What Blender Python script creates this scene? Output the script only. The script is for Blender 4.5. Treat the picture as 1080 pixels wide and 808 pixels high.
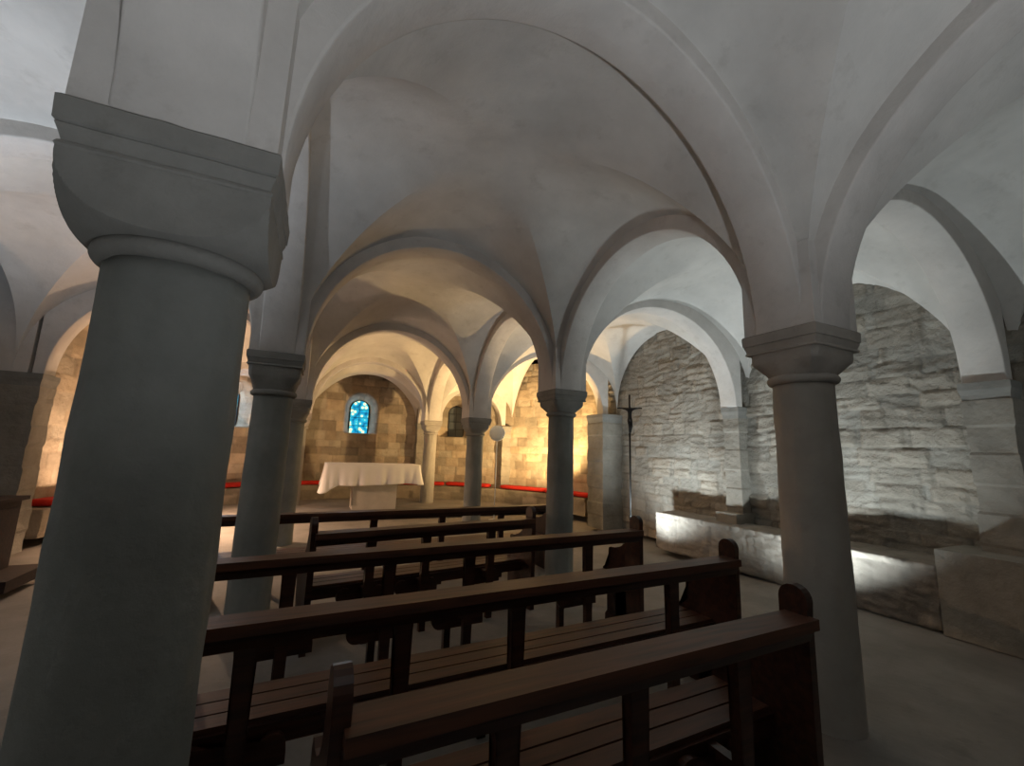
import bpy, bmesh, math, random
from mathutils import Vector, Matrix, noise
from math import sin, cos, pi, sqrt, radians, atan2, hypot
random.seed(7)
for o in list(bpy.data.objects): bpy.data.objects.remove(o, do_unlink=True)
S = bpy.context.scene
COL = S.collection

# ---------------------------------------------------------------- camera
def set_camera():
    f, yaw, pitch, roll = 445.0, radians(24.9), radians(9.2), radians(1.95)
    fwd = Vector((sin(yaw)*cos(pitch), cos(yaw)*cos(pitch), sin(pitch)))
    right = Vector((cos(yaw), -sin(yaw), 0)); up = right.cross(fwd)
    r2 = right*cos(roll) + up*sin(roll); u2 = up*cos(roll) - right*sin(roll)
    cam = bpy.data.cameras.new('camera'); ob = bpy.data.objects.new('camera', cam); COL.objects.link(ob)
    cam.sensor_fit = 'HORIZONTAL'; cam.sensor_width = 36.0; cam.lens = f/1080*36.0
    cam.clip_start = 0.02
    m = Matrix((r2, u2, -fwd)).transposed().to_4x4(); m.translation = Vector((0, 0, 1.5))
    ob.matrix_world = m
    S.camera = ob
set_camera()

# ---------------------------------------------------------------- world, exposure
w = bpy.data.worlds.new('world'); S.world = w; w.use_nodes = True
w.node_tree.nodes['Background'].inputs[0].default_value = (0.75, 0.85, 1.0, 1)
w.node_tree.nodes['Background'].inputs[1].default_value = 0.06
S.view_settings.view_transform = 'Standard'; S.view_settings.look = 'None'
S.view_settings.gamma = 1.0; S.view_settings.use_curve_mapping = False
S.view_settings.exposure = 1.75

SOFT = (0.90, 0.95, 1.0); WARM = (1.0, 0.66, 0.29); PEACH = (1.0, 0.64, 0.40); COOL = (0.86, 0.97, 1.0); BLUE = (0.80, 0.89, 1.0)
# floor spotlights: x, y, z, aim (dx,dy,dz), watts, colour, cone degrees, label
LAMPS = [
 (4.68, 5.40, 0.03, (0.42, 0.05, 1.0), 72, COOL, 146, 'small floor spotlight by the right wall, nearest the tall black crucifix'),
 (4.68, 2.75, 0.03, (0.42, 0.30, 1.0), 60, COOL, 146, 'small floor spotlight by the right wall, hidden behind the right-hand column'),
 (4.70, -0.40, 0.03, (0.35, 0.05, 1.0), 15, COOL, 140, 'small floor spotlight by the right wall, beside the viewer out of frame'),
 (5.28, 8.85, 0.55, (-0.25, 0.45, 1.0), 360, WARM, 172, 'warm spotlight on a short post in the right of the apse by the red cushions'),
 (-2.10, 9.30, 1.50, (0.45, -0.25, -1.0), 230, PEACH, 152, 'warm spotlight on an added tall post in the left of the apse, brightening the floor'),  # extra downlight added to brighten the apse floor, hidden from view
 (-2.60, 9.10, 0.14, (0.0, 0.45, 1.0), 130, PEACH, 168, 'small warm floor spotlight in the left of the apse, hidden by the front column'),
 (-3.00, 4.20, 0.03, (-0.05, -0.02, 1.0), 125, BLUE, 116, 'small floor spotlight by the left wall, nearest the wooden chest'),
 (-3.00, 0.60, 0.03, (-0.25, 0.10, 1.0), 70, BLUE, 140, 'small floor spotlight by the left wall, beside the viewer out of frame'),
 (1.00, -1.15, 0.03, (-0.08, 0.18, 1.0), 92, SOFT, 119, 'added floor spotlight just behind the viewer, unseen, brightening the front column and vault'),  # added lamp, unseen, to brighten the block above the front column and the vault
]

# ---------------------------------------------------------------- materials
def mat(name, base, rough=0.85, var=0.12, vscale=1.5, bump=0.25, bscale=18, spec=0.3, tint=None, attr=False, fine=0.0, dark=0.0):
    m = bpy.data.materials.new(name); m.use_nodes = True
    nt = m.node_tree; N = nt.nodes; L = nt.links; b = N['Principled BSDF']
    b.inputs['Roughness'].default_value = rough
    b.inputs['Specular IOR Level'].default_value = spec
    tc = N.new('ShaderNodeTexCoord')
    n1 = N.new('ShaderNodeTexNoise'); n1.inputs['Scale'].default_value = vscale; n1.inputs['Detail'].default_value = 8; n1.inputs['Roughness'].default_value = 0.62
    L.new(tc.outputs['Object'], n1.inputs['Vector'])
    r = N.new('ShaderNodeValToRGB')
    c = Vector(base); lo = c*(1-var); hi = c*(1+var)
    if tint: lo = Vector([a*t for a, t in zip(lo, tint)])
    r.color_ramp.elements[0].position = 0.32; r.color_ramp.elements[1].position = 0.68
    r.color_ramp.elements[0].color = (*lo, 1); r.color_ramp.elements[1].color = (*hi, 1)
    L.new(n1.outputs[0], r.inputs[0]); colr = r.outputs[0]
    if dark:   # blotches of grime, shape of their own
        n3 = N.new('ShaderNodeTexNoise'); n3.inputs['Scale'].default_value = vscale*3.1; n3.inputs['Detail'].default_value = 10; n3.inputs['Roughness'].default_value = 0.7
        L.new(tc.outputs['Object'], n3.inputs['Vector'])
        r3 = N.new('ShaderNodeValToRGB'); r3.color_ramp.elements[0].position = 0.56; r3.color_ramp.elements[1].position = 0.72
        L.new(n3.outputs[0], r3.inputs[0])
        ml = N.new('ShaderNodeMath'); ml.operation = 'MULTIPLY'; ml.inputs[1].default_value = dark; L.new(r3.outputs[0], ml.inputs[0])
        mx = N.new('ShaderNodeMixRGB'); mx.inputs[2].default_value = (c[0]*.45, c[1]*.42, c[2]*.38, 1)
        L.new(ml.outputs[0], mx.inputs[0]); L.new(colr, mx.inputs[1]); colr = mx.outputs[0]
    if attr:
        at = N.new('ShaderNodeAttribute'); at.attribute_name = 'stone_tone'
        mx = N.new('ShaderNodeMixRGB'); mx.blend_type = 'MULTIPLY'; mx.inputs[0].default_value = 1.0
        L.new(colr, mx.inputs[1]); L.new(at.outputs['Color'], mx.inputs[2]); colr = mx.outputs[0]
    L.new(colr, b.inputs['Base Color'])
    n2 = N.new('ShaderNodeTexNoise'); n2.inputs['Scale'].default_value = bscale; n2.inputs['Detail'].default_value = 9; n2.inputs['Roughness'].default_value = 0.6
    L.new(tc.outputs['Object'], n2.inputs['Vector'])
    bp = N.new('ShaderNodeBump'); bp.inputs['Strength'].default_value = bump; bp.inputs['Distance'].default_value = 0.02
    L.new(n2.outputs[0], bp.inputs['Height']); L.new(bp.outputs[0], b.inputs['Normal'])
    return m
def wood(name, dark, light, rough=0.32):
    m = bpy.data.materials.new(name); m.use_nodes = True
    nt = m.node_tree; N = nt.nodes; L = nt.links; b = N['Principled BSDF']
    b.inputs['Roughness'].default_value = rough; b.inputs['Specular IOR Level'].default_value = 0.45
    tc = N.new('ShaderNodeTexCoord'); mp = N.new('ShaderNodeMapping'); mp.inputs['Scale'].default_value = (1.2, 14, 14)
    L.new(tc.outputs['Object'], mp.inputs[0])
    n = N.new('ShaderNodeTexNoise'); n.inputs['Scale'].default_value = 2.2; n.inputs['Detail'].default_value = 8; n.inputs['Distortion'].default_value = 0.6
    L.new(mp.outputs[0], n.inputs['Vector'])
    r = N.new('ShaderNodeValToRGB'); r.color_ramp.elements[0].position = .35; r.color_ramp.elements[1].position = .7
    r.color_ramp.elements[0].color = (*dark, 1); r.color_ramp.elements[1].color = (*light, 1)
    L.new(n.outputs[0], r.inputs[0]); L.new(r.outputs[0], b.inputs['Base Color'])
    bp = N.new('ShaderNodeBump'); bp.inputs['Strength'].default_value = .12; bp.inputs['Distance'].default_value = .01
    L.new(n.outputs[0], bp.inputs['Height']); L.new(bp.outputs[0], b.inputs['Normal'])
    return m
def plain(name, base, rough=0.5, metal=0.0, emit=None, est=0):
    m = bpy.data.materials.new(name); m.use_nodes = True; b = m.node_tree.nodes['Principled BSDF']
    N = m.node_tree.nodes; L = m.node_tree.links
    n = N.new('ShaderNodeTexNoise'); n.inputs['Scale'].default_value = 30
    r = N.new('ShaderNodeValToRGB'); r.color_ramp.elements[0].color = (*[c*.85 for c in base], 1); r.color_ramp.elements[1].color = (*[min(1, c*1.12) for c in base], 1)
    L.new(n.outputs[0], r.inputs[0]); L.new(r.outputs[0], b.inputs['Base Color'])
    b.inputs['Roughness'].default_value = rough; b.inputs['Metallic'].default_value = metal
    if emit:
        b.inputs['Emission Color'].default_value = (*emit, 1); b.inputs['Emission Strength'].default_value = est
    return m
M = {}
M['vault'] = mat('vault_plaster', (.60, .58, .55), var=.13, vscale=1.3, bump=.5, bscale=6, dark=.28)
M['arch'] = mat('arch_plaster', (.60, .57, .54), var=.13, vscale=1.6, bump=.5, bscale=8, dark=.26)
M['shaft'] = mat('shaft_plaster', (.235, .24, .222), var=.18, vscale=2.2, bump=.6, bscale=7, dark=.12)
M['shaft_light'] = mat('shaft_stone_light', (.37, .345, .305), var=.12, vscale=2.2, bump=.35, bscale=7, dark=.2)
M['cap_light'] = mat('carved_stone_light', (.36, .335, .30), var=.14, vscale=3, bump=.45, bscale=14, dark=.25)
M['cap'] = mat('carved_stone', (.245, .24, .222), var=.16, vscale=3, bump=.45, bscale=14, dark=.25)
M['pilaster'] = mat('pilaster_stone', (.27, .25, .215), var=.2, vscale=2.5, bump=.9, bscale=11, dark=.35)
M['rubble'] = mat('rubble_stone', (.30, .275, .235), rough=.92, var=.22, vscale=3, bump=1.0, bscale=30, attr=True)
M['ashlar'] = mat('ashlar_stone', (.38, .315, .235), rough=.92, var=.22, vscale=2.6, bump=.7, bscale=20, attr=True, dark=.35)
M['ledge'] = mat('ledge_stone', (.26, .232, .198), rough=.92, var=.2, vscale=3, bump=.7, bscale=20, attr=True)
M['floor'] = mat('floor_stone', (.22, .20, .178), rough=.75, var=.2, vscale=1.6, bump=.3, bscale=10, dark=.4)
M['wood'] = wood('dark_varnished_wood', (.020, .007, .004), (.060, .020, .010))
M['seatwood'] = wood('worn_seat_wood', (.045, .019, .010), (.115, .040, .019), .48)
M['chestwood'] = wood('dark_chest_wood', (.010, .004, .003), (.026, .010, .007), .75)
M['cloth'] = mat('white_linen', (.78, .76, .75), rough=.9, var=.03, bump=.15, bscale=60)
M['red'] = mat('red_cushion_fabric', (.50, .022, .012), rough=.9, var=.15, vscale=6, bump=.3, bscale=60)
M['altarstone'] = mat('altar_stone', (.47, .43, .38), var=.1, vscale=3, bump=.3, bscale=16)
M['iron'] = plain('black_iron', (.012, .011, .010), .5, .6)
M['lampmetal'] = plain('dark_lamp_metal', (.03, .03, .03), .4, .7)
M['pale'] = plain('pale_blue_white_plastic', (.62, .68, .76), .5)
M['lens_cool'] = plain('cool_lamp_lens', (.8, .8, .8), .3, 0, COOL, 3)
M['lens_warm'] = plain('warm_lamp_lens', (.8, .8, .8), .3, 0, WARM, 3)
M['strap'] = plain('pale_pink_strap', (.55, .42, .40), .7)
M['lead'] = plain('window_lead', (.02, .02, .025), .6, .3)
def glass_mat():
    m = bpy.data.materials.new('stained_glass_daylight'); m.use_nodes = True
    N = m.node_tree.nodes; L = m.node_tree.links; b = N['Principled BSDF']
    tc = N.new('ShaderNodeTexCoord')
    v = N.new('ShaderNodeTexVoronoi'); v.inputs['Scale'].default_value = 7.5; L.new(tc.outputs['Object'], v.inputs['Vector'])
    r = N.new('ShaderNodeValToRGB'); e = r.color_ramp.elements
    e[0].position = 0.0; e[0].color = (1.0, .95, .45, 1); e[1].position = 1; e[1].color = (.0, .06, .16, 1)
    for p, c in ((.30, (.80, .95, .62, 1)), (.40, (.02, .50, .62, 1)), (.60, (.01, .34, .58, 1)), (.82, (.0, .13, .28, 1))):
        x = e.new(p); x.color = c
    L.new(v.outputs['Distance'], r.inputs[0])
    b.inputs['Base Color'].default_value = (.02, .1, .15, 1); b.inputs['Roughness'].default_value = .2
    L.new(r.outputs[0], b.inputs['Emission Color']); b.inputs['Emission Strength'].default_value = 0.38
    return m
M['glass'] = glass_mat()
M['dullglass'] = plain('dull_window_glass', (.10, .12, .14), .25)

# ---------------------------------------------------------------- helpers
def mesh_obj(name, verts, faces, m, parent=None, smooth=False, tone=None, loc=(0, 0, 0)):
    me = bpy.data.meshes.new(name); me.from_pydata([tuple(v) for v in verts], [], faces); me.update()
    if tone:
        a = me.color_attributes.new('stone_tone', 'FLOAT_COLOR', 'POINT')
        for i, t in enumerate(tone): a.data[i].color = (t[0], t[1], t[2], 1)
    me.materials.append(m)
    if smooth: me.polygons.foreach_set('use_smooth', [True]*len(me.polygons))
    o = bpy.data.objects.new(name, me); COL.objects.link(o); o.location = loc
    if parent: o.parent = parent
    return o
def from_bm(name, bm, m, parent=None, smooth=False, bevel=0, loc=(0, 0, 0)):
    if bevel: bmesh.ops.bevel(bm, geom=[e for e in bm.edges if e.calc_face_angle(0) > .5], offset=bevel, segments=2, affect='EDGES', clamp_overlap=True)
    bmesh.ops.recalc_face_normals(bm, faces=bm.faces)
    me = bpy.data.meshes.new(name); bm.to_mesh(me); bm.free(); me.materials.append(m)
    if smooth:
        me.polygons.foreach_set('use_smooth', [True]*len(me.polygons))
    o = bpy.data.objects.new(name, me); COL.objects.link(o); o.location = loc
    if parent: o.parent = parent
    return o
def box(bm, x0, x1, y0, y1, z0, z1):
    vs = [bm.verts.new(p) for p in ((x0,y0,z0),(x1,y0,z0),(x1,y1,z0),(x0,y1,z0),(x0,y0,z1),(x1,y0,z1),(x1,y1,z1),(x0,y1,z1))]
    for f in ((0,3,2,1),(4,5,6,7),(0,1,5,4),(1,2,6,5),(2,3,7,6),(3,0,4,7)): bm.faces.new([vs[i] for i in f])
def prism(bm, pts, axis, a, b):
    def P(p, t): return (t, p[0], p[1]) if axis == 'x' else ((p[0], t, p[1]) if axis == 'y' else (p[0], p[1], t))
    A = [bm.verts.new(P(p, a)) for p in pts]; B = [bm.verts.new(P(p, b)) for p in pts]
    n = len(pts)
    fa = bm.faces.new(A); fb = bm.faces.new(B[::-1])
    for i in range(n): bm.faces.new((A[i], B[i], B[(i+1) % n], A[(i+1) % n]))
    bmesh.ops.triangulate(bm, faces=[fa, fb])
def tube(bm, p, q, r0, r1=None, n=12):
    r1 = r0 if r1 is None else r1; p = Vector(p); q = Vector(q); d = (q-p).normalized()
    a = d.orthogonal().normalized(); b = d.cross(a)
    A = [bm.verts.new(p+a*r0*cos(2*pi*i/n)+b*r0*sin(2*pi*i/n)) for i in range(n)]
    B = [bm.verts.new(q+a*r1*cos(2*pi*i/n)+b*r1*sin(2*pi*i/n)) for i in range(n)]
    for i in range(n): bm.faces.new((A[i], A[(i+1)%n], B[(i+1)%n], B[i]))
    bm.faces.new(A[::-1]); bm.faces.new(B)
def root(name, label, cat, loc=(0,0,0), rz=0, group=None):
    o = bpy.data.objects.new(name, None); COL.objects.link(o); o.location = loc; o.rotation_euler = (0,0,rz)
    o['label'] = label; o['category'] = cat; o.empty_display_size = .1
    if group: o['group'] = group
    return o
def tag(o, label, cat, group=None):
    o['label'] = label; o['category'] = cat
    if group: o['group'] = group
    return o
def struct(o): o['kind'] = 'structure'; return o
def copy_tree(o, parent=None):
    c = o.copy(); COL.objects.link(c); c.parent = parent
    for ch in [x for x in bpy.data.objects if x.parent == o]: copy_tree(ch, c)
    return c
def fbm(x, y, z, oct=4): return noise.fractal(Vector((x, y, z)), 1.0, 2.0, oct)

# ---------------------------------------------------------------- masonry relief
class Masonry:
    def __init__(self, seed, h=(.16, .30), l=(.25, .65)):
        rnd = random.Random(seed); self.rows = []; z = -.2
        while z < 5: 
            hh = rnd.uniform(*h); self.rows.append((z, z+hh, rnd.random()*9, rnd.uniform(*l))); z += hh
        self.seed = seed
    def at(self, u, v):
        v += .03*noise.noise(Vector((u*.9, v*.5, self.seed))); 
        for i, (a, b, off, ln) in enumerate(self.rows):
            if a <= v < b: break
        u2 = u + off + .05*noise.noise(Vector((u*2, v*2, 3.3)))
        k = math.floor(u2/ln); c = u2/ln - k
        sh = random.Random(hash((self.seed, i, k))).uniform(.15, .45)*.6
        if c < sh and ln > .4: d = min(c, sh-c)*ln; k2 = k*2
        else: 
            d = min(c-sh if ln > .4 else c, 1-c)*ln; k2 = k*2+1
        d = min(abs(d), v-a, b-v)
        rr = random.Random(hash((self.seed, i, k2, 5)))
        return rr.random(), rr.random(), d
def wrinkle(u, v, seed):
    w = .25*noise.noise(Vector((u*1.3, v*1.3, seed)))
    a = 1-abs(noise.noise(Vector((u*2.6+w, (v+w*.5)*9.0, seed+1.1))))*2
    b = 1-abs(noise.noise(Vector((u*6.0+w*2, (v+w)*17.0, seed+5.1))))*2
    c = noise.fractal(Vector((u*1.1, v*2.2, seed+8)), 1.0, 2.0, 4)
    m = .5+.5*noise.noise(Vector((u*.8, v*1.1, seed+20)))
    return (a*a*.55+b*b*.30)*(.35+.9*m) + c*.5
def wall_grid(name, P, Nrm, nu, nv, mas, m, relief=.02, blk=.015, mort=.015, mw=.02, offs=None, tonevar=.3, smooth=True, warm=0.0, parent=None, rough_scale=(2.2, 6.0), holes=None, wrink=False):
    """P(i,j)->(point,u,v); Nrm(i,j)->inward normal. A relief surface with its own stones."""
    vs, tone = [], []
    for j in range(nv+1):
        for i in range(nu+1):
            p, u, v = P(i, j); n = Nrm(i, j)
            r1, r2, d = mas.at(u, v)
            edge = min(1.0, d/mw)
            h = blk*(r1-.5)*2*edge - mort*(1-edge)
            f1 = fbm(u*rough_scale[0], v*rough_scale[1], mas.seed*1.7, 5)
            rid = abs(noise.noise(Vector((u*rough_scale[0]*1.8, v*rough_scale[1]*1.9, 7.7+mas.seed))))
            h += relief*wrinkle(u, v, mas.seed) if wrink else relief*(f1*.6 + rid*.8 + .35*fbm(u*rough_scale[0]*4, v*rough_scale[1]*3, 2.2, 3))
            o = offs(p, u, v) if offs else 0
            if o: h *= .15
            q = Vector(p) + Vector(n)*(h - o)
            vs.append(q)
            t = 1 + (r2-.5)*2*tonevar; t *= (.82+.18*edge)
            wv = warm*(r1-.5)
            tone.append((t*(1+wv), t, t*(1-wv)))
    fs = []
    for j in range(nv):
        for i in range(nu):
            if holes and holes(*P(i, j)[1:]): continue
            a = j*(nu+1)+i; fs.append((a, a+1, a+nu+2, a+nu+1))
    return mesh_obj(name, vs, fs, m, parent, smooth, tone)

# ---------------------------------------------------------------- plan
XC0, XC1 = -0.405, 2.93
XR, XL = 5.95, -3.95
SPR = 2.33
AC = (1.27, 7.8); AR = 5.1           # apse centre and radius
COLS = {  # x, y, spring height, neck height, shaft radius
 'A': (-0.405, 1.545, 2.33, 2.00, .178), 'B': (-0.38, 4.72, 2.35, 1.97, .170), 'C': (2.95, 4.78, 2.30, 1.99, .165), 'D': (2.93, 1.70, 2.34, 2.02, .172),
 'E': (2.98, 8.10, 2.13, 1.80, .165), 'G': (-0.30, 7.90, 2.22, 1.88, .165), 'F': (2.88, 11.30, 2.23, 1.90, .165), 'H': (-0.30, 11.30, 2.22, 1.88, .165),
 'I': (-0.405, -1.60, 2.33, 2.0, .172), 'J': (2.93, -1.60, 2.33, 2.0, .172)}
# wall responds: x, y, spring, half size x, half size y
RESP = {
 'P0': (5.84, 1.68, 2.30), 'P1': (5.86, 4.43, 2.28), 'P2': (5.72, 7.45, 2.34), 'PM': (5.8, -1.6, 2.3),
 'L0': (-3.80, 1.6, 2.3), 'L1': (-3.80, 4.7, 2.3), 'L2': (-3.41, 7.75, 2.30), 'LM': (-3.8, -1.6, 2.3),
 'R3': (5.00, 11.25, 2.20), 'R4': (2.90, 12.50, 2.22), 'R5': (-0.30, 12.52, 2.22), 'R6': (-2.45, 11.25, 2.2), 'R7': (4.35, 12.15, 2.2), 'R8': (-1.8, 12.15, 2.2)}
PT = {k: (v[0], v[1], v[2]) for k, v in COLS.items()}; PT.update({k: (v[0], v[1], v[2]) for k, v in RESP.items()})

# ---------------------------------------------------------------- vault
BW = .155   # half width of the transverse bands
RISE = 1.05
def end_inset(k): return .235 if k in COLS else .12
def arch_rise(a, b):
    pa, pb = Vector(PT[a][:2]), Vector(PT[b][:2]); d = (pb-pa).length
    return (d - end_inset(a) - end_inset(b))/2
def arch(a, b, idx, hw=BW, thick=.5):
    A, B = PT[a], PT[b]; pa, pb = Vector(A[:2]), Vector(B[:2]); d = (pb-pa); Ln = d.length; d.normalize(); n = Vector((-d.y, d.x))
    s0, s1 = end_inset(a), Ln-end_inset(b); R = (s1-s0)/2; c = (s0+s1)/2
    K = 40; vs, fs = [], []
    for k in range(K+1):
        t = pi*k/K; s = c - R*cos(t); zs = A[2] + (B[2]-A[2])*(s-s0)/(s1-s0)
        wob = .006*noise.noise(Vector((s*2+idx, idx*3.1, 0)))
        zi = zs + RISE*R*sin(t) + wob
        so = c - (R+thick)*cos(t); so = max(0.0, min(Ln, so)); zo = zs + sin(t)*(R*RISE+thick)
        hk = hw
        for (ss, zz, w_) in ((s, zi, -hk), (s, zi, hk), (so, zo, hk), (so, zo, -hk)):
            p = pa + d*ss + n*w_; vs.append((p.x, p.y, zz))
    for k in range(K):
        o = 4*k
        for i in range(4):
            fs.append((o+i, o+(i+1) % 4, o+4+(i+1) % 4, o+4+i))
    o = 4*K; fs.append((0, 3, 2, 1)); fs.append((o, o+1, o+2, o+3))
    ob = struct(mesh_obj('trim_%d' % idx, vs, fs, M['arch'], None, False))
    me = ob.data
    for i, p in enumerate(me.polygons): p.use_smooth = (i < 4*K and i % 4 == 0)
    mod = ob.modifiers.new('bevel', 'BEVEL'); mod.width = .012; mod.segments = 2; mod.limit_method = 'ANGLE'; mod.angle_limit = radians(50)
    return ob
ARCHES = [('A','D'),('B','C'),('G','E'),('H','F'),('I','J'),
 ('I','A'),('A','B'),('B','G'),('G','H'),('J','D'),('D','C'),('C','E'),('E','F'),
 ('D','P0'),('C','P1'),('E','P2'),('F','R3'),('J','PM'),('L0','A'),('L1','B'),('L2','G'),('R6','H'),('LM','I'),
 ('F','R4'),('H','R5')]
for i, (a, b) in enumerate(ARCHES): arch(a, b, i+1, hw=BW if not (a in 'FH' and b[0] == 'R') else .14)

def cell(vs, fs, q, extra=.12, crown=.16, wall=(), ext=0.0):
    """groin cell over quad q (names counter-clockwise from low x, low y)."""
    C = [Vector(PT[k]) for k in q]
    # inset the quad by the bands' half width (walls: extend outward)
    def edge_off(k): return -.16 if k in wall else BW-.012
    pts = []
    for i in range(4):
        p = C[i].to_2d(); pr = C[i-1].to_2d(); nx = C[(i+1) % 4].to_2d()
        d1 = (p-pr).normalized(); d2 = (nx-p).normalized()
        n1 = Vector((-d1.y, d1.x)); n2 = Vector((-d2.y, d2.x))
        o1 = edge_off((i-1) % 4); o2 = edge_off(i)
        # intersection of the offset lines
        a = p+n1*o1; b = p+n2*o2
        den = d1.x*d2.y-d1.y*d2.x
        t = ((b.x-a.x)*d2.y-(b.y-a.y)*d2.x)/den if abs(den) > 1e-4 else 0
        pts.append(a+d1*t)
    rise = []
    for i in range(4):
        a, b = q[i], q[(i+1) % 4]; rise.append(arch_rise(a, b)*RISE+extra)
    Hc = sum(rise)/4 + crown
    N_ = 40
    base = len(vs); 
    for j in range(N_+1):
        tv = sin(-pi/2+pi*j/N_)
        for i in range(N_+1):
            tu = sin(-pi/2+pi*i/N_)
            s = (tu+1)/2; t = (tv+1)/2
            p = pts[0]*(1-s)*(1-t)+pts[1]*s*(1-t)+pts[2]*s*t+pts[3]*(1-s)*t
            z0 = C[0].z*(1-s)*(1-t)+C[1].z*s*(1-t)+C[2].z*s*t+C[3].z*(1-s)*t
            Hx = rise[1] if tu > 0 else rise[3]; Hy = rise[2] if tv > 0 else rise[0]
            a, b = abs(tu), abs(tv)
            H = Hc + (Hx-Hc)*a**3*(1-b**6) + (Hy-Hc)*b**3*(1-a**6)
            wx = sqrt(max(0, 1-b*b)); wy = sqrt(max(0, 1-a*a))
            k = .03                       # soften the groin towards the crown
            hi, lo = max(wx, wy), min(wx, wy)
            sm = hi + k*math.exp(-(hi-lo)/k*1.2)*.5*(lo**3)
            z = z0 + H*sm
            z += .012*noise.noise(Vector((p.x*1.7, p.y*1.7, 2.2)))
            vs.append((p.x, p.y, z))
    for j in range(N_):
        for i in range(N_):
            a = base+j*(N_+1)+i; b = a+1; c = a+N_+2; d = a+N_+1
            if (i < N_/2) == (j < N_/2): fs.append((a, b, c)); fs.append((a, c, d))
            else: fs.append((a, b, d)); fs.append((b, c, d))
CELLS = [(('I','J','D','A'), ()), (('A','D','C','B'), ()), (('B','C','E','G'), ()), (('G','E','F','H'), ()), (('H','F','R4','R5'), (2,)),
 (('J','PM','P0','D'), (1,)), (('D','P0','P1','C'), (1,)), (('C','P1','P2','E'), (1,)), (('E','P2','R3','F'), (1,)), (('F','R3','R7','R4'), (1,2)),
 (('LM','I','A','L0'), (3,)), (('L0','A','B','L1'), (3,)), (('L1','B','G','L2'), (3,)), (('L2','G','H','R6'), (3,)), (('R6','H','R5','R8'), (2,3))]
cv, cf = [], []
for q, wl in CELLS: cell(cv, cf, q, wall=wl)
ceil_ = struct(mesh_obj('ceiling', cv, cf, M['vault'], None, True))
me = ceil_.data
bm = bmesh.new(); bm.from_mesh(me)
for e in bm.edges: e.smooth = e.calc_face_angle(0) < .30
bm.to_mesh(me); bm.free()

# ---------------------------------------------------------------- floor
nx, ny = 110, 170; X0, X1, Y0, Y1 = -4.6, 6.6, -4.2, 13.6
vs, fs = [], []
for j in range(ny+1):
    for i in range(nx+1):
        x = X0+(X1-X0)*i/nx; y = Y0+(Y1-Y0)*j/ny
        tt = min(1, max(0, (y-3.6)/1.3)); dip = -.07*tt*tt*(3-2*tt)
        vs.append((x, y, .012*noise.noise(Vector((x*.8, y*.8, 1)))+.004*noise.noise(Vector((x*4, y*4, 4)))-.008+dip))
for j in range(ny):
    for i in range(nx):
        a = j*(nx+1)+i; fs.append((a, a+1, a+nx+2, a+nx+1))
struct(mesh_obj('floor', vs, fs, M['floor'], None, True))
# altar step: a low stone dais filling the apse
pts = [(AC[0]+(AR-.02)*cos(t), AC[1]+(AR-.02)*sin(t)) for t in [radians(24+132*k/40) for k in range(41)]]
bm = bmesh.new(); prism(bm, pts, 'z', -.03, .10)
struct(from_bm('trim_40', bm, M['floor'], bevel=.015))

# ---------------------------------------------------------------- walls
# added outer shell, unseen, stopping sky light at gaps around the vaults
bm = bmesh.new(); box(bm, -4.9, 6.9, -4.4, 14.0, -.3, 4.6)
struct(from_bm('wall_light_seal', bm, M['rubble']))
rub = Masonry(3, (.13, .24), (.22, .55))
RX = XR
def rw(y0, y1, x, mas, name, relief, nv=205):
    nu = int((y1-y0)/.02)
    P = lambda i, j: ((x, y1-(y1-y0)*i/nu, 4.1*j/nv), (y1-(y1-y0)*i/nu), 4.1*j/nv)
    return struct(wall_grid(name, P, lambda i, j: (-1, 0, 0), nu, nv, mas, M['rubble'], relief=relief, blk=.014, mort=.014, mw=.022, tonevar=.14, warm=.06, wrink=True))
rw(-3.2, 7.75, RX, rub, 'wall_right', .040)
lef = Masonry(11)
def lw(y0, y1, x):
    nu = int((y1-y0)/.06); nv = 70
    P = lambda i, j: ((x, y0+(y1-y0)*i/nu, 4.1*j/nv), (y0+(y1-y0)*i/nu), 4.1*j/nv)
    return struct(wall_grid('wall_left', P, lambda i, j: (1, 0, 0), nu, nv, lef, M['rubble'], relief=.02, tonevar=.15))
lw(-3.2, 7.9, XL)
nu = 120
struct(wall_grid('wall_back', lambda i, j: ((6.6-11.2*i/nu, -3.1, 4.1*j/50), 11.2*i/nu, 4.1*j/50), lambda i, j: (0, 1, 0), nu, 50, lef, M['rubble'], relief=.02, tonevar=.15))

# apse wall, with three splayed arched openings
ash = Masonry(5, (.17, .30), (.28, .62))
WIN = [  # angle, sill, glass half width, glass height to crown, outer half width, outer height, depth
 (90.6, 1.86, .25, .98, .46, 1.18, .50), (126, 1.86, .25, .98, .44, 1.16, .45), (60.5, 1.86, .22, .95, .42, 1.15, .45)]
def arch_sd(x, z, hw, h):   # >0 outside a round-headed opening with its sill at z=0
    r = hw; zc = h-r
    if z > zc: return hypot(x, z-zc)-r
    return max(abs(x)-hw, -z)
def apse_off(p, u, v):
    th = atan2(p[1]-AC[1], p[0]-AC[0])
    for (ang, sill, ghw, gh, ohw, oh, dep) in WIN:
        x = (th-radians(ang))*AR; z = v-sill
        if abs(x) > .7 or z < -.1 or z > 1.5: continue
        so = arch_sd(x, z, ohw, oh)
        if so >= 0: continue
        si = arch_sd(x, z, ghw, gh)
        if si <= 0: return dep
        k = (-so)/(-so+si); return dep*min(1, max(.02, k))
    return 0
def apse_hole(u, v):
    th = u/AR
    for (ang, sill, ghw, gh, ohw, oh, dep) in WIN:
        x = (th-radians(ang))*AR
        if arch_sd(x, v-sill, ghw-.02, gh-.02) < -.0: return True
    return False
t0, t1 = radians(2), radians(180)
nu, nv = 560, 138
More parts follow.
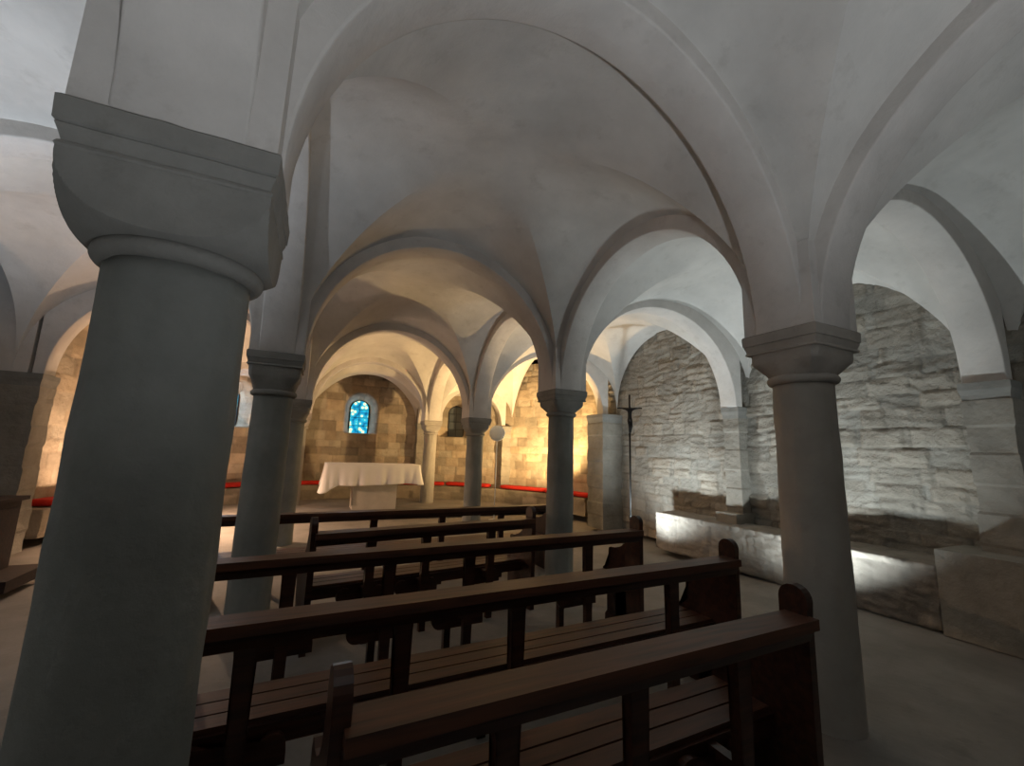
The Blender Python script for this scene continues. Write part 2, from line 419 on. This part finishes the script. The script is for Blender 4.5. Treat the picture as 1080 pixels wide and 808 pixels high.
def PA(i, j):
    t = t0+(t1-t0)*i/nu; z = 4.0*j/nv
    return ((AC[0]+AR*cos(t), AC[1]+AR*sin(t), z), AR*t, z)
def NA(i, j):
    t = t0+(t1-t0)*i/nu; return (-cos(t), -sin(t), 0)
struct(wall_grid('wall_apse', PA, NA, nu, nv, ash, M['ashlar'], relief=.014, blk=.008, mort=.012, mw=.018, offs=apse_off, tonevar=.30, warm=.10, rough_scale=(2.5, 4.0), holes=apse_hole))
# shoulders that close the apse against the nave walls
def shoulder(name, x0, x1, y0, y1):
    nu_, nv_ = int(abs(x1-x0)/.04)+1, 100
    P = lambda i, j: ((x0+(x1-x0)*i/nu_, y0+(y1-y0)*i/nu_, 4.1*j/nv_), (x0+(x1-x0)*i/nu_), 4.1*j/nv_)
    struct(wall_grid(name, P, lambda i, j: (0, -1, 0), nu_, nv_, ash, M['ashlar'], relief=.015, tonevar=.2))
shoulder('wall_right_shoulder', 5.9, 6.6, 7.75, 7.75)
shoulder('wall_left_shoulder', -4.6, -3.7, 7.95, 7.95)

bm = bmesh.new(); box(bm, -4.3, -3.44, 7.60, 7.93, 2.301, 4.0)
struct(from_bm('wall_left_pier', bm, M['arch']))
for wi, (ang, sill, ghw, gh, ohw, oh, dep) in enumerate(WIN):
    t = radians(ang); rr = AR+dep-.015; cx, cy = AC[0]+rr*cos(t), AC[1]+rr*sin(t)
    out = [(-ghw-.02, 0), (ghw+.02, 0)]; r = ghw+.02
    out += [(r*cos(a), gh-ghw+r*sin(a)) for a in [pi*k/16 for k in range(17)]]
    bm = bmesh.new(); prism(bm, out, 'y', -.015, .015)
    g = from_bm('window_%d' % (wi+1), bm, M['glass'] if wi < 2 else M['dullglass'])
    g.location = (cx, cy, sill); g.rotation_euler = (0, 0, t-pi/2); struct(g)
    bm = bmesh.new()
    for a in range(16):
        p = (r*cos(pi*a/16), -.02, gh-ghw+r*sin(pi*a/16)); q = (r*cos(pi*(a+1)/16), -.02, gh-ghw+r*sin(pi*(a+1)/16)); tube(bm, p, q, .018, n=6)
    for sx in (-1, 1): tube(bm, (sx*r, -.02, 0), (sx*r, -.02, gh-ghw), .018, n=6)
    tube(bm, (-r, -.02, 0), (r, -.02, 0), .02, n=6)
    for zz in (.24, .48, .72): tube(bm, (-r, -.02, zz), (r, -.02, zz), .007, n=5)
    tube(bm, (0, -.02, 0), (0, -.02, gh), .006, n=5)
    from_bm('window_leading', bm, M['lead'], g)
# daylight arriving through the two eastern windows (sits just inside the glass)
for (ang, e) in ((90.6, 0.9), (126, 8)):
    t = radians(ang); l = bpy.data.lights.new('window_daylight', 'AREA'); l.shape = 'RECTANGLE'; l.size = .45; l.size_y = .85; l.energy = e; l.color = (.55, .75, 1.0)
    o = bpy.data.objects.new('window_daylight', l); COL.objects.link(o); rr = AR+.42
    o.location = (AC[0]+rr*cos(t), AC[1]+rr*sin(t), 2.36); o.rotation_euler = (radians(90), 0, t+pi/2)

# ---------------------------------------------------------------- capitals, columns
def loft(bm, rings, cap=True):
    R_ = [[bm.verts.new(p) for p in r] for r in rings]; n = len(rings[0])
    for a, b in zip(R_, R_[1:]):
        for i in range(n): bm.faces.new((a[i], a[(i+1) % n], b[(i+1) % n], b[i]))
    if cap: bm.faces.new(R_[0][::-1]); bm.faces.new(R_[-1])
def sq_r(th, hw, rc=.0):
    c, s = abs(cos(th)), abs(sin(th)); return hw/max(c, s)
NT = 96
KC = 41
def ring_sq(hw, z, rmax=9, jit=0): 
    out = []
    for i in range(NT):
        th = 2*pi*(i+.0)/NT + pi/4; r = min(sq_r(th, hw), rmax)
        if jit: r += jit*noise.noise(Vector((cos(th)*4, sin(th)*4, z*9)))
        out.append((r*cos(th), r*sin(th), z))
    return out
def ring_c(r, z, jit=0): return [((r+jit*noise.noise(Vector((cos(2*pi*i/NT)*3, sin(2*pi*i/NT)*3, z*5))))*cos(2*pi*i/NT+pi/4), (r+jit*noise.noise(Vector((cos(2*pi*i/NT)*3, sin(2*pi*i/NT)*3, z*5))))*sin(2*pi*i/NT+pi/4), z) for i in range(NT)]
def make_column(name, key, label, style):
    global NT
    NT = 320 if style == 'cushion' else 96
    x, y, zs, zn, r = COLS[key]
    rt = root(name, label, 'column', (x, y, 0), 0)
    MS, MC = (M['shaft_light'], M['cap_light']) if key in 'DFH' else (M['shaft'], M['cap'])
    # shaft, slightly swelling and uneven
    bm = bmesh.new(); rings = []
    zb = -.12
    for k in range(31):
        t = k/30; z = zb + (zn-zb)*t; rr = r*(1.07-.07*t) 
        rings.append(ring_c(rr, z, .006))
    loft(bm, rings); from_bm('shaft', bm, MS, rt, True)
    # necking ring
    bm = bmesh.new(); rings = []
    for k in range(13):
        a = -pi/2+pi*k/12; rings.append(ring_c(r+.005+.028*cos(a), zn+.006+.028*sin(a)))
    loft(bm, rings); from_bm('necking', bm, MC, rt, True)
    hw = .245; top = zs; ab = zs-.125     # abacus zone
    bm = bmesh.new(); rings = []
    if style == 'cushion':
        z0 = zn+.02; hwc = hw-.014; H = ab-z0
        # cube cut by a sphere: flat lunette faces with round lower corners
        Rs = hwc*1.40; zc = ab+.0
        for k in range(121):
            z = z0 + H*k/120; f = k/120
            # sphere radius at this height, squeezed so it meets the necking
            rm = r + .004 + (Rs-r)*sqrt(max(0, 1-(1-f)**2))
            rings.append(ring_sq(hwc, z, rm))
    else:
        z0 = zn+.02
        for k in range(33):
            f = k/32; z = z0+(ab-z0)*f; e = min(1, f*1.25)
            flare = r+.006+(hw-.03-r)*(sin(e*pi/2)**.9)
            rr = []
            for i in range(NT):
                th = 2*pi*i/NT+pi/4; c = flare; s = sq_r(th, flare*(.93+.07*e))
                bl = min(1, max(0, (f-.02)/.55)); q = c*(1-bl)+min(s, flare*1.30)*bl
                rr.append((q*cos(th), q*sin(th), z))
            rings.append(rr)
    loft(bm, rings); o = from_bm('capital', bm, MC, rt, True)
    bmx = bmesh.new(); bmx.from_mesh(o.data)
    for e in bmx.edges: e.smooth = e.calc_face_angle(0) < .35
    bmx.to_mesh(o.data); bmx.free()
    bm = bmesh.new()
    prof = [(hw-.013, ab-.006), (hw-.010, ab+.000), (hw-.014, ab+.010), (hw-.019, ab+.014), (hw-.014, ab+.030), (hw-.006, ab+.052), (hw-.010, ab+.056), (hw-.002, ab+.060), (hw, top-.004), (hw-.008, top+.004)]
    rings = [ring_sq(a, b, jit=.004) for a, b in prof]
    loft(bm, rings); o = from_bm('abacus', bm, MC, rt, True)
    bmx = bmesh.new(); bmx.from_mesh(o.data)
    for e in bmx.edges: e.smooth = e.calc_face_angle(0) < .35
    bmx.to_mesh(o.data); bmx.free()
    # plastered springer block the bands grow from
    bm = bmesh.new(); box(bm, -.232, .232, -.232, .232, top-.002, top+.55)
    from_bm('springer', bm, M['arch'], rt, bevel=.012)
    return rt
COLAB = {
 'A': ('massive grey column at the left front with a cushion capital', 'cushion'),
 'B': ('slim dark column second in the left row, bench rail passing before it', 'scallop'),
 'C': ('grey column in the middle of the picture, right of the rear benches', 'scallop'),
 'D': ('brownish column at the right front, beside the nearest bench end', 'scallop'),
 'E': ('small column beyond the middle one, between altar and red cushions', 'scallop'),
 'F': ('warm-lit column directly right of the altar', 'scallop'),
 'G': ('dark column mostly hidden behind the second left column', 'scallop'),
 'H': ('thin warm-lit column left of the altar', 'scallop'),
 'I': ('column behind the viewer at the left, out of frame', 'scallop'),
 'J': ('column behind the viewer at the right, out of frame', 'scallop')}
for k in 'ADBCEFGHIJ': make_column('column', k, *COLAB[k])

# ---------------------------------------------------------------- wall responds
def respond(key, x0, x1, y0, y1, label, zb=0.0, rough=.012, base=None):
    """stone pilaster from zb to the capital, capital chamfered, springer above"""
    px, py, zs = PT[key]
    rt = root('wall_pilaster', label, 'pilaster', ((x0+x1)/2, (y0+y1)/2, 0))
    cx, cy = (x0+x1)/2, (y0+y1)/2; hx, hy = (x1-x0)/2, (y1-y0)/2
    per = []
    n = 10
    for a, b in (((-hx,-hy),(hx,-hy)),((hx,-hy),(hx,hy)),((hx,hy),(-hx,hy)),((-hx,hy),(-hx,-hy))):
        for i in range(n): per.append((a[0]+(b[0]-a[0])*i/n, a[1]+(b[1]-a[1])*i/n))
    bm = bmesh.new(); rings = []; K = 60
    zt = zs-.17
    for k in range(K+1):
        z = zb+(zt-zb)*k/K; rg = []
        for (u, v) in per:
            j = rough*fbm((u+cx)*3, z*5, (v+cy)*3, 4); course = .006*(1 if int(z/.27) % 2 else -1)
            s = 1+(j+course)/max(hx, hy); rg.append((u*s, v*s, z))
        rings.append(rg)
    loft(bm, rings); from_bm('shaft', bm, M['pilaster'], rt, False)
    bm = bmesh.new(); e = .018
    rings = [[(u, v, zt-.002) for u, v in per], [(u*(1+.3*e/hx), v*(1+.3*e/hy), zt+.05) for u, v in per], [(u*(1+e/hx), v*(1+e/hy), zt+.10) for u, v in per], [(u*(1+e/hx), v*(1+e/hy), zs) for u, v in per]]
    loft(bm, rings); from_bm('capital', bm, M['cap'], rt, False)
    if base:
        bm = bmesh.new(); box(bm, -base[0], hx+.02, -base[1], base[1], base[2], base[3]); from_bm('base', bm, M['pilaster'], rt, bevel=.015)
    return rt
respond('P2', 5.45, 6.05, 7.18, 7.72, 'tall square pier at the far right, left of the black crucifix', rough=.01)
respond('P1', 5.76, 6.05, 4.30, 4.56, 'narrow stone pilaster between the two rough stone wall panels', .64, .02, base=(.34, .17, .54, .72))
respond('P0', 5.70, 6.05, 1.52, 1.84, 'wide stone pilaster at the right edge of the picture', .58, .012, base=(.56, .36, .0, .74))
respond('PM', 5.68, 6.05, -1.8, -1.4, 'stone pilaster on the right wall behind the viewer')
respond('L2', -4.3, -3.28, 7.56, 7.95, 'dark broad pier at the left edge behind the wooden chest')
respond('L1', -4.05, -3.70, 4.5, 4.9, 'stone pilaster on the left wall, out of frame')
respond('L0', -4.05, -3.70, 1.4, 1.8, 'stone pilaster on the left wall beside the viewer')
respond('LM', -4.05, -3.70, -1.8, -1.4, 'stone pilaster on the left wall behind the viewer')
respond('R3', 4.90, 5.22, 11.08, 11.40, 'warm-lit apse pilaster between the two right-hand red cushions', .42)
respond('R4', 2.76, 3.04, 12.38, 12.70, 'apse pilaster at the right of the altar niche', .42)
respond('R5', -.44, -.16, 12.38, 12.70, 'apse pilaster at the left of the altar niche', .42)
respond('R6', -2.66, -2.34, 11.08, 11.40, 'apse pilaster left of the second window, hidden by columns', .42)

# ---------------------------------------------------------------- stone seats
led = Masonry(21, (.18, .30), (.4, .9))
def ledge_right(y0, y1, label, top=.57, x0=5.36):
    # front face, top face and ends as one relief surface
    nu = int((y1-y0)/.018); rows = [(x0+.01, .0)] + [(x0, top*k/32) for k in range(1, 33)] + [(x0+.02+.50*k/12, top+.012*(k/12)) for k in range(1, 13)]
    vs, tn = [], []
    for (x, z) in rows:
        for i in range(nu+1):
            y = y0+(y1-y0)*i/nu; r1, r2, d = led.at(y, z+(x-x0)); e = min(1, d/.02)
            h = .012*(r1-.5)*2*e-.014*(1-e)+.030*(wrinkle(y, z+.7*(x-x0), 31)-.3)+.012*fbm(y*9, z*16, x*3, 4)
            if x < x0+.015: vs.append((x-h, y, z))
            else: vs.append((x, y, z+h*.6))
            t = 1+(r2-.5)*.35; tn.append((t, t, t))
    # skirts closing the ends
    fs = []
    for j in range(len(rows)-1):
        for i in range(nu):
            a = j*(nu+1)+i; fs.append((a, a+1, a+nu+2, a+nu+1))
    for s, i in ((1, 0), (-1, nu)):
        ring = [j*(nu+1)+i for j in range(len(rows))]
        b = len(vs); vs.append((x0+.53, vs[ring[0]][1], -.0)); tn.append((1, 1, 1))
        ring.append(b); fs.append(tuple(ring) if s > 0 else tuple(ring[::-1]))
    o = mesh_obj('stone_ledge', vs, fs, M['ledge'], None, True, tn); return tag(o, label, 'stone ledge', None)
ledge_right(2.06, 5.62, 'long low stone ledge along the right wall, passing behind the right-hand column', .58)
ledge_right(-1.36, 1.30, 'low stone ledge at the right edge, nearest the viewer', .55)
# apse seat: curved masonry bench
def apse_seat(a0, a1, label, top=.46, depth=.42):
    nu_ = int(radians(a1-a0)*AR/.035); r0 = AR-depth
    rows = [(r0, .06+(top-.06)*k/12, 0) for k in range(13)] + [(r0+(depth+.05)*k/8, top, 1) for k in range(1, 9)]
    vs, tn = [], []
    for (r, z, fl) in rows:
        for i in range(nu_+1):
            t = radians(a0+(a1-a0)*i/nu_); u = t*AR; r1, r2, d = led.at(u, z+(r-r0)+.4); e = min(1, d/.02)
            h = .012*(r1-.5)*2*e-.012*(1-e)+.022*fbm(u*2, z*4, r*3, 4)
            rr = r-h if not fl else r; zz = z+(h*.4 if fl else 0)
            vs.append((AC[0]+rr*cos(t), AC[1]+rr*sin(t), zz)); q = 1+(r2-.5)*.5; tn.append((q*1.03, q*.97, q*.88))
    fs = []
    for j in range(len(rows)-1):
        for i in range(nu_):
            a = j*(nu_+1)+i; fs.append((a, a+nu_+1, a+nu_+2, a+1))
    for s, i in ((1, 0), (-1, nu_)):
        t = radians(a0 if s > 0 else a1); ring = [j*(nu_+1)+i for j in range(len(rows))]
        b = len(vs); vs.append((AC[0]+(AR+.05)*cos(t), AC[1]+(AR+.05)*sin(t), .06)); tn.append((1, 1, 1)); ring.append(b)
        fs.append(tuple(ring))
    return struct(mesh_obj('trim_41', vs, fs, M['ledge'], None, True, tn))
apse_seat(8, 172, 'curved stone bench running round the foot of the apse wall')
def cushion(a0, a1, label, r0=AR-.40, r1=AR-.06, z=.475):
    n_ = 24; K = 16; bm = bmesh.new(); rings = []
    for i in range(n_+1):
        t = radians(a0+(a1-a0)*i/n_); e = .72 if i in (0, n_) else 1
        rc = (r0+r1)/2; hw = (r1-r0)/2; rg = []
        for k in range(K):
            a = 2*pi*k/K; ca, sa = cos(a), sin(a)
            x = rc+hw*e*math.copysign(abs(ca)**.5, ca); zz = z+.05+.05*e*math.copysign(abs(sa)**.6, sa)+.006*noise.noise(Vector((i*.5, k, 3)))
            rg.append((AC[0]+x*cos(t), AC[1]+x*sin(t), zz))
        rings.append(rg)
    loft(bm, rings); o = from_bm('seat_cushion', bm, M['red'], None, True)
    return tag(o, label, 'cushion', 'red cushions on the apse bench')
cushion(8, 25.0, 'long red cushion at the right end of the apse bench, beside the square pier')
cushion(25.4, 41.5, 'long red cushion sloping in view just left of the middle column')
cushion(46, 61, 'long red cushion between the small column and the thin-poled disc')
cushion(61.6, 78, 'red cushion just right of the altar, between two columns', AR-.46, AR-.28)
cushion(100, 117, 'red cushion showing behind the left end of the altar', AR-.46, AR-.28)
cushion(119, 137, 'red cushion below the left window, beside the second left column')
cushion(153, 170, 'dark red cushion at the far left, beyond the front column')

# ---------------------------------------------------------------- altar
al = root('altar', 'stone altar with a broad slab on a narrower pedestal', 'altar', (1.36, 10.55, .09))
bm = bmesh.new(); box(bm, -.42, .54, -.30, .26, 0, .92); from_bm('pedestal', bm, M['altarstone'], al, bevel=.012)
bm = bmesh.new(); box(bm, -1.01, 1.01, -.40, .40, .92, 1.0); from_bm('slab', bm, M['altarstone'], al, bevel=.01)
def altar_cloth():
    hx, hy, top = 1.03, .415, 1.01
    drop = .42
    bm = bmesh.new(); n = 220; per = []
    # rounded rectangle perimeter
    rc = .05; segs = []
    cor = [(hx-rc, -hy+rc, -pi/2), (hx-rc, hy-rc, 0), (-hx+rc, hy-rc, pi/2), (-hx+rc, -hy+rc, pi)]
    pts = []
    for ci, (x, y, a) in enumerate(cor):
        for k in range(9): t = a+pi/2*k/8; pts.append((x+rc*cos(t), y+rc*sin(t), cos(t), sin(t)))
        nx_, ny_, na = cor[(ci+1) % 4]; t = a+pi/2
        x0, y0 = x+rc*cos(t), y+rc*sin(t); x1, y1 = nx_+rc*cos(t), ny_+rc*sin(t)
        m_ = int(hypot(x1-x0, y1-y0)/.03)
        for k in range(1, m_): pts.append((x0+(x1-x0)*k/m_, y0+(y1-y0)*k/m_, cos(t), sin(t)))
    rings = []; K = 16; acc = 0; s_ = []
    for i, p in enumerate(pts):
        q = pts[i-1]; acc += hypot(p[0]-q[0], p[1]-q[1]); s_.append(acc)
    for k in range(K+1):
        f = k/K; rg = []
        for (x, y, a, b), s in zip(pts, s_):
            corner = max(0, 1-min(hypot(abs(x)-hx, abs(y)-hy), .30)/.30)
            d = drop+.20*corner**1.3 * (1 if x < 0 else .15) + .02*sin(s*2.1)
            if y < 0 and abs(b) > .7: d += .05*sin((x+1.1)*1.5)
            fold = (.020*sin(s*17+1.2*sin(s*4))+.012*sin(s*31))*f*(1+1.0*corner) + .02*f + .05*corner*f*f
            if f < .05: fold += -.0
            rg.append((x+a*(fold+.004), y+b*(fold+.004), top-d*f))
        rings.append(rg)
    inner = [(x*.93, y*.85, top+.004) for x, y, a, b in pts]
    loft(bm, [inner]+rings, cap=False)
    R0 = [v for v in bm.verts if abs(v.co.z-(top+.004)) < 1e-6]
    bm.verts.ensure_lookup_table(); bm.faces.new([bm.verts[i] for i in range(len(pts))][::-1])
    o = from_bm('altar_cloth', bm, M['cloth'], None, True, loc=(1.36, 10.55, .09))
    m = o.modifiers.new('thickness', 'SOLIDIFY'); m.thickness = .006; m.offset = 1
    tag(o, 'white linen cloth draped over the altar, corner hanging at the left', 'altar cloth')
altar_cloth()

# ---------------------------------------------------------------- pews
SEAT0, SEAT1, SEATZ = .15, .43, .435
def end_panel(bm, x0, x1):
    pr = [(-.035, 0), (-.035, .84)]
    pr += [(.020-.060*cos(a), .915+.060*sin(a)) for a in [pi*k/10 for k in range(0, 11)]]
    pr += [(.080, .84), (.088, .80), (.110, .755), (.150, .710), (.205, .675), (.27, .655), (.33, .650), (.355, .640), (.362, .615), (.362, .575), (.345, .565), (.345, .50), (.40, .48), (.44, .45), (.44, .42), (.40, .39), (.385, .34), (.385, .08), (.41, .05), (.42, -.09)]
    pr += [(.27, -.09), (.268, .22), (.255, .32), (.23, .385), (.200, .43), (.170, .385), (.145, .32), (.132, .22), (.13, -.09), (-.035, -.09)]
    prism(bm, pr, 'x', x0, x1)
def make_pew(L, posts, label, name='church_bench'):
    rt = root(name, label, 'bench')
    bm = bmesh.new(); box(bm, .03, L-.03, -.075, .055, .82, .862); from_bm('top_rail', bm, M['seatwood'], rt, bevel=.010)
    bm = bmesh.new(); prism(bm, [(-.035, .765), (.02, .765), (.02, .822), (-.055, .822), (-.05, .80)], 'x', .03, L-.03); from_bm('under_rail', bm, M['wood'], rt)
    for x0 in (0, L-.045):
        bm = bmesh.new(); end_panel(bm, x0, x0+.045); from_bm('end_panel', bm, M['wood'], rt, bevel=.006)
    for px in posts:
        bm = bmesh.new()
        prof = [(.026, -.09), (.030, .30), (.036, .46), (.030, .50), (.026, .60), (.030, .70), (.040, .77)]
        pr = [(px+a, b) for a, b in prof]+[(px-a, b) for a, b in prof[::-1]]
        prism(bm, pr, 'y', -.025, .02); from_bm('back_post', bm, M['wood'], rt, bevel=.004)
        bm = bmesh.new(); box(bm, px-.024, px+.024, .35, .40, -.09, .41); from_bm('front_leg', bm, M['wood'], rt, bevel=.004)
        # crosswise bearer under the seat, and lobed bracket plate behind it
        bm = bmesh.new(); box(bm, px-.02, px+.02, .02, .40, .34, .40); from_bm('seat_bearer', bm, M['wood'], rt, bevel=.004)
        bm = bmesh.new(); pts = [(px-.15+.062*cos(a), .335+.062*sin(a)) for a in [pi*.35+pi*1.15*k/12 for k in range(13)]]
        pts += [(px+.10, .275), (px+.17, .275), (px+.17, .32)] + [(px+.12+.05*cos(a), .335+.055*sin(a)) for a in [pi*k/8 for k in range(1, 9)]] + [(px+.05, .36), (px-.06, .36)]
        prism(bm, pts, 'y', .10, .13); from_bm('bracket', bm, M['wood'], rt, bevel=.004)
    sw = (SEAT1-SEAT0-.02)/3
    for k in range(3):
        bm = bmesh.new(); y = SEAT0+k*(sw+.01); box(bm, .045, L-.045, y, y+sw, SEATZ-.025, SEATZ); from_bm('seat_slat', bm, M['seatwood'], rt, bevel=.006)
    bm = bmesh.new(); box(bm, .045, L-.045, .132, .158, .335, .415); from_bm('rear_apron', bm, M['wood'], rt, bevel=.004)
    bm = bmesh.new(); box(bm, .045, L-.045, .40, .425, .345, .41); from_bm('front_apron', bm, M['wood'], rt, bevel=.004)
    return rt
short = make_pew(1.88, (.46, .93, 1.44), 'nearest short dark wooden bench, running up to the right front column')
short.location = (.10, 1.165, 0); short.rotation_euler.z = radians(1.5)
s2 = make_pew(2.08, (.46, .93, 1.58), 'bench'); s2.location = (.06, 3.64, -.02); s2.rotation_euler.z = radians(8.0); s2['label'] = 'short dark bench fourth from the front, starting right of the second left column'
s2['group'] = short['group'] = 'wooden church benches'
longp = make_pew(3.26, (.52, 1.09, 1.64, 2.68), 'long dark wooden bench second from the front')
longp.location = (-.66, 1.91, 0); longp.rotation_euler.z = radians(2.0); longp['group'] = 'wooden church benches'
last = make_pew(3.90, (.52, 1.5, 2.3, 3.1), 'bench')
for (src, x, y, z, r, lab) in ((longp, -.56, 2.84, 0, 3.2, 'long dark wooden bench third from the front, rail crossing the second left column'), (last, -.78, 5.00, -.07, 3.5, 'long dark wooden bench farthest back, nearest the altar')):
    c = copy_tree(src) if src == longp else src; c.location = (x, y, z); c.rotation_euler.z = radians(r); c['label'] = lab; c['group'] = 'wooden church benches'

# ---------------------------------------------------------------- crucifix
cr = root('standing_crucifix', 'tall thin black processional crucifix standing by the rough right wall', 'crucifix', (5.02, 5.85, 0), radians(-38))
bm = bmesh.new(); tube(bm, (0, 0, .03), (0, 0, 2.56), .017, .015); from_bm('pole', bm, M['iron'], cr, True)
bm = bmesh.new(); tube(bm, (-.21, 0, 2.32), (.21, 0, 2.32), .011); from_bm('crossbar', bm, M['iron'], cr, True)
bm = bmesh.new(); tube(bm, (0, 0, -.01), (0, 0, .03), .15, .13, 20); from_bm('foot', bm, M['iron'], cr)
bm = bmesh.new(); tube(bm, (0, 0, .42), (0, 0, .50), .028, .028); from_bm('collar', bm, M['iron'], cr)
# figure: one continuous skinned body with outstretched arms
me = bpy.data.meshes.new('corpus')
V = [(0,-.045,2.12),(0,-.05,2.20),(0,-.045,2.285),(0,-.05,2.315),(0,-.06,2.355),(.07,-.04,2.30),(.13,-.03,2.315),(.19,-.022,2.325),(-.07,-.04,2.30),(-.13,-.03,2.315),(-.19,-.022,2.325),(.022,-.06,2.10),(.03,-.085,2.00),(.008,-.05,1.88),(-.022,-.06,2.10),(-.01,-.085,2.00),(-.008,-.05,1.88)]
Ed = [(0,1),(1,2),(2,3),(3,4),(2,5),(5,6),(6,7),(2,8),(8,9),(9,10),(0,11),(11,12),(12,13),(0,14),(14,15),(15,16)]
Rd = [.034,.036,.040,.016,.028,.018,.013,.009,.018,.013,.009,.026,.019,.011,.026,.019,.011]
me.from_pydata(V, Ed, []); o = bpy.data.objects.new('corpus', me); COL.objects.link(o); o.parent = cr
sk = o.modifiers.new('skin', 'SKIN'); me.skin_vertices.new() if not me.skin_vertices else None
for i, r in enumerate(Rd): me.skin_vertices[0].data[i].radius = (r, r)
me.skin_vertices[0].data[0].use_root = True
o.modifiers.new('sub', 'SUBSURF').levels = 1; o.modifiers['sub'].render_levels = 2
me.materials.append(M['iron'])

# ---------------------------------------------------------------- disc on a thin pole in the apse
dp = root('disc_stand', 'round pale disc on a thin white pole before the warm apse wall', 'stand', (3.74, 8.75, 0), radians(-22))
bm = bmesh.new(); tube(bm, (0, 0, .02), (0, 0, 1.74), .011); from_bm('pole', bm, M['pale'], dp, True)
bm = bmesh.new(); tube(bm, (0, 0, -.005), (0, 0, .02), .14, .12, 24); from_bm('foot', bm, M['pale'], dp)
bm = bmesh.new(); n = 32; rings = []
for (r, y) in ((.02, -.03), (.09, -.028), (.150, -.02), (.165, 0), (.150, .02), (.09, .028), (.02, .03)):
    rings.append([(r*cos(2*pi*i/n), y, 1.89+r*sin(2*pi*i/n)) for i in range(n)])
loft(bm, rings); from_bm('disc', bm, M['pale'], dp, True)
bm = bmesh.new()
for i in range(n):
    a, b = 2*pi*i/n, 2*pi*(i+1)/n; tube(bm, (.168*cos(a), 0, 1.89+.168*sin(a)), (.168*cos(b), 0, 1.89+.168*sin(b)), .010, n=6)
from_bm('rim', bm, M['pale'], dp, True)

# ---------------------------------------------------------------- wooden chest at left
ch = root('wooden_chest', 'dark wooden chest with panelled sides at the far left edge', 'chest', (-3.22, 6.30, 0))
bm = bmesh.new(); box(bm, -.46, .70, -.36, .36, -.01, .10); from_bm('plinth', bm, M['chestwood'], ch, bevel=.008)
bm = bmesh.new(); box(bm, -.42, .42, -.28, .28, .09, .80); from_bm('body', bm, M['chestwood'], ch, bevel=.006)
bm = bmesh.new(); box(bm, -.46, .46, -.33, .33, .80, .84); from_bm('lid', bm, M['chestwood'], ch, bevel=.012)
for (x0, x1) in ((-.36, -.03), (.03, .36)):
    bm = bmesh.new(); box(bm, x0, x1, -.30, -.279, .16, .73); from_bm('door', bm, M['chestwood'], ch, bevel=.008)
bm = bmesh.new(); box(bm, .419, .432, -.21, .21, .16, .73); from_bm('side_panel', bm, M['chestwood'], ch, bevel=.004)

# ---------------------------------------------------------------- floor spotlights
def spot(i, x, y, z, aim, watts, colr, cone, label):
    pole = z > .3
    rt = root('floor_spotlight', label, 'spotlight', (x, y, z))
    bm = bmesh.new(); h0 = (.10-z) if pole else -.03; tube(bm, (0, 0, h0), (0, 0, h0+.02), .07, .07, 20); from_bm('base', bm, M['lampmetal'], rt)
    d = Vector(aim).normalized()
    p0 = Vector((0, 0, .06)); bm = bmesh.new(); tube(bm, p0-d*.03, p0+d*.06, .04, .048, 20); from_bm('housing', bm, M['lampmetal'], rt, True)
    bm = bmesh.new(); tube(bm, (0, 0, h0+.015), (0, 0, .06), .012); from_bm('bracket', bm, M['lampmetal'], rt)
    bm = bmesh.new(); tube(bm, p0+d*.06, p0+d*.066, .043, .043, 20); from_bm('lens', bm, M['lens_warm'] if colr in (WARM, PEACH) else M['lens_cool'], rt)
    l = bpy.data.lights.new('spotlight_beam', 'SPOT'); l.energy = watts; l.color = colr; l.spot_size = radians(cone); l.spot_blend = .8; l.shadow_soft_size = .05
    o = bpy.data.objects.new('spotlight_beam', l); COL.objects.link(o); o.parent = rt
    o.location = p0+d*.075; o.rotation_euler = d.to_track_quat('-Z', 'Y').to_euler()
for i, a in enumerate(LAMPS): spot(i, *a)
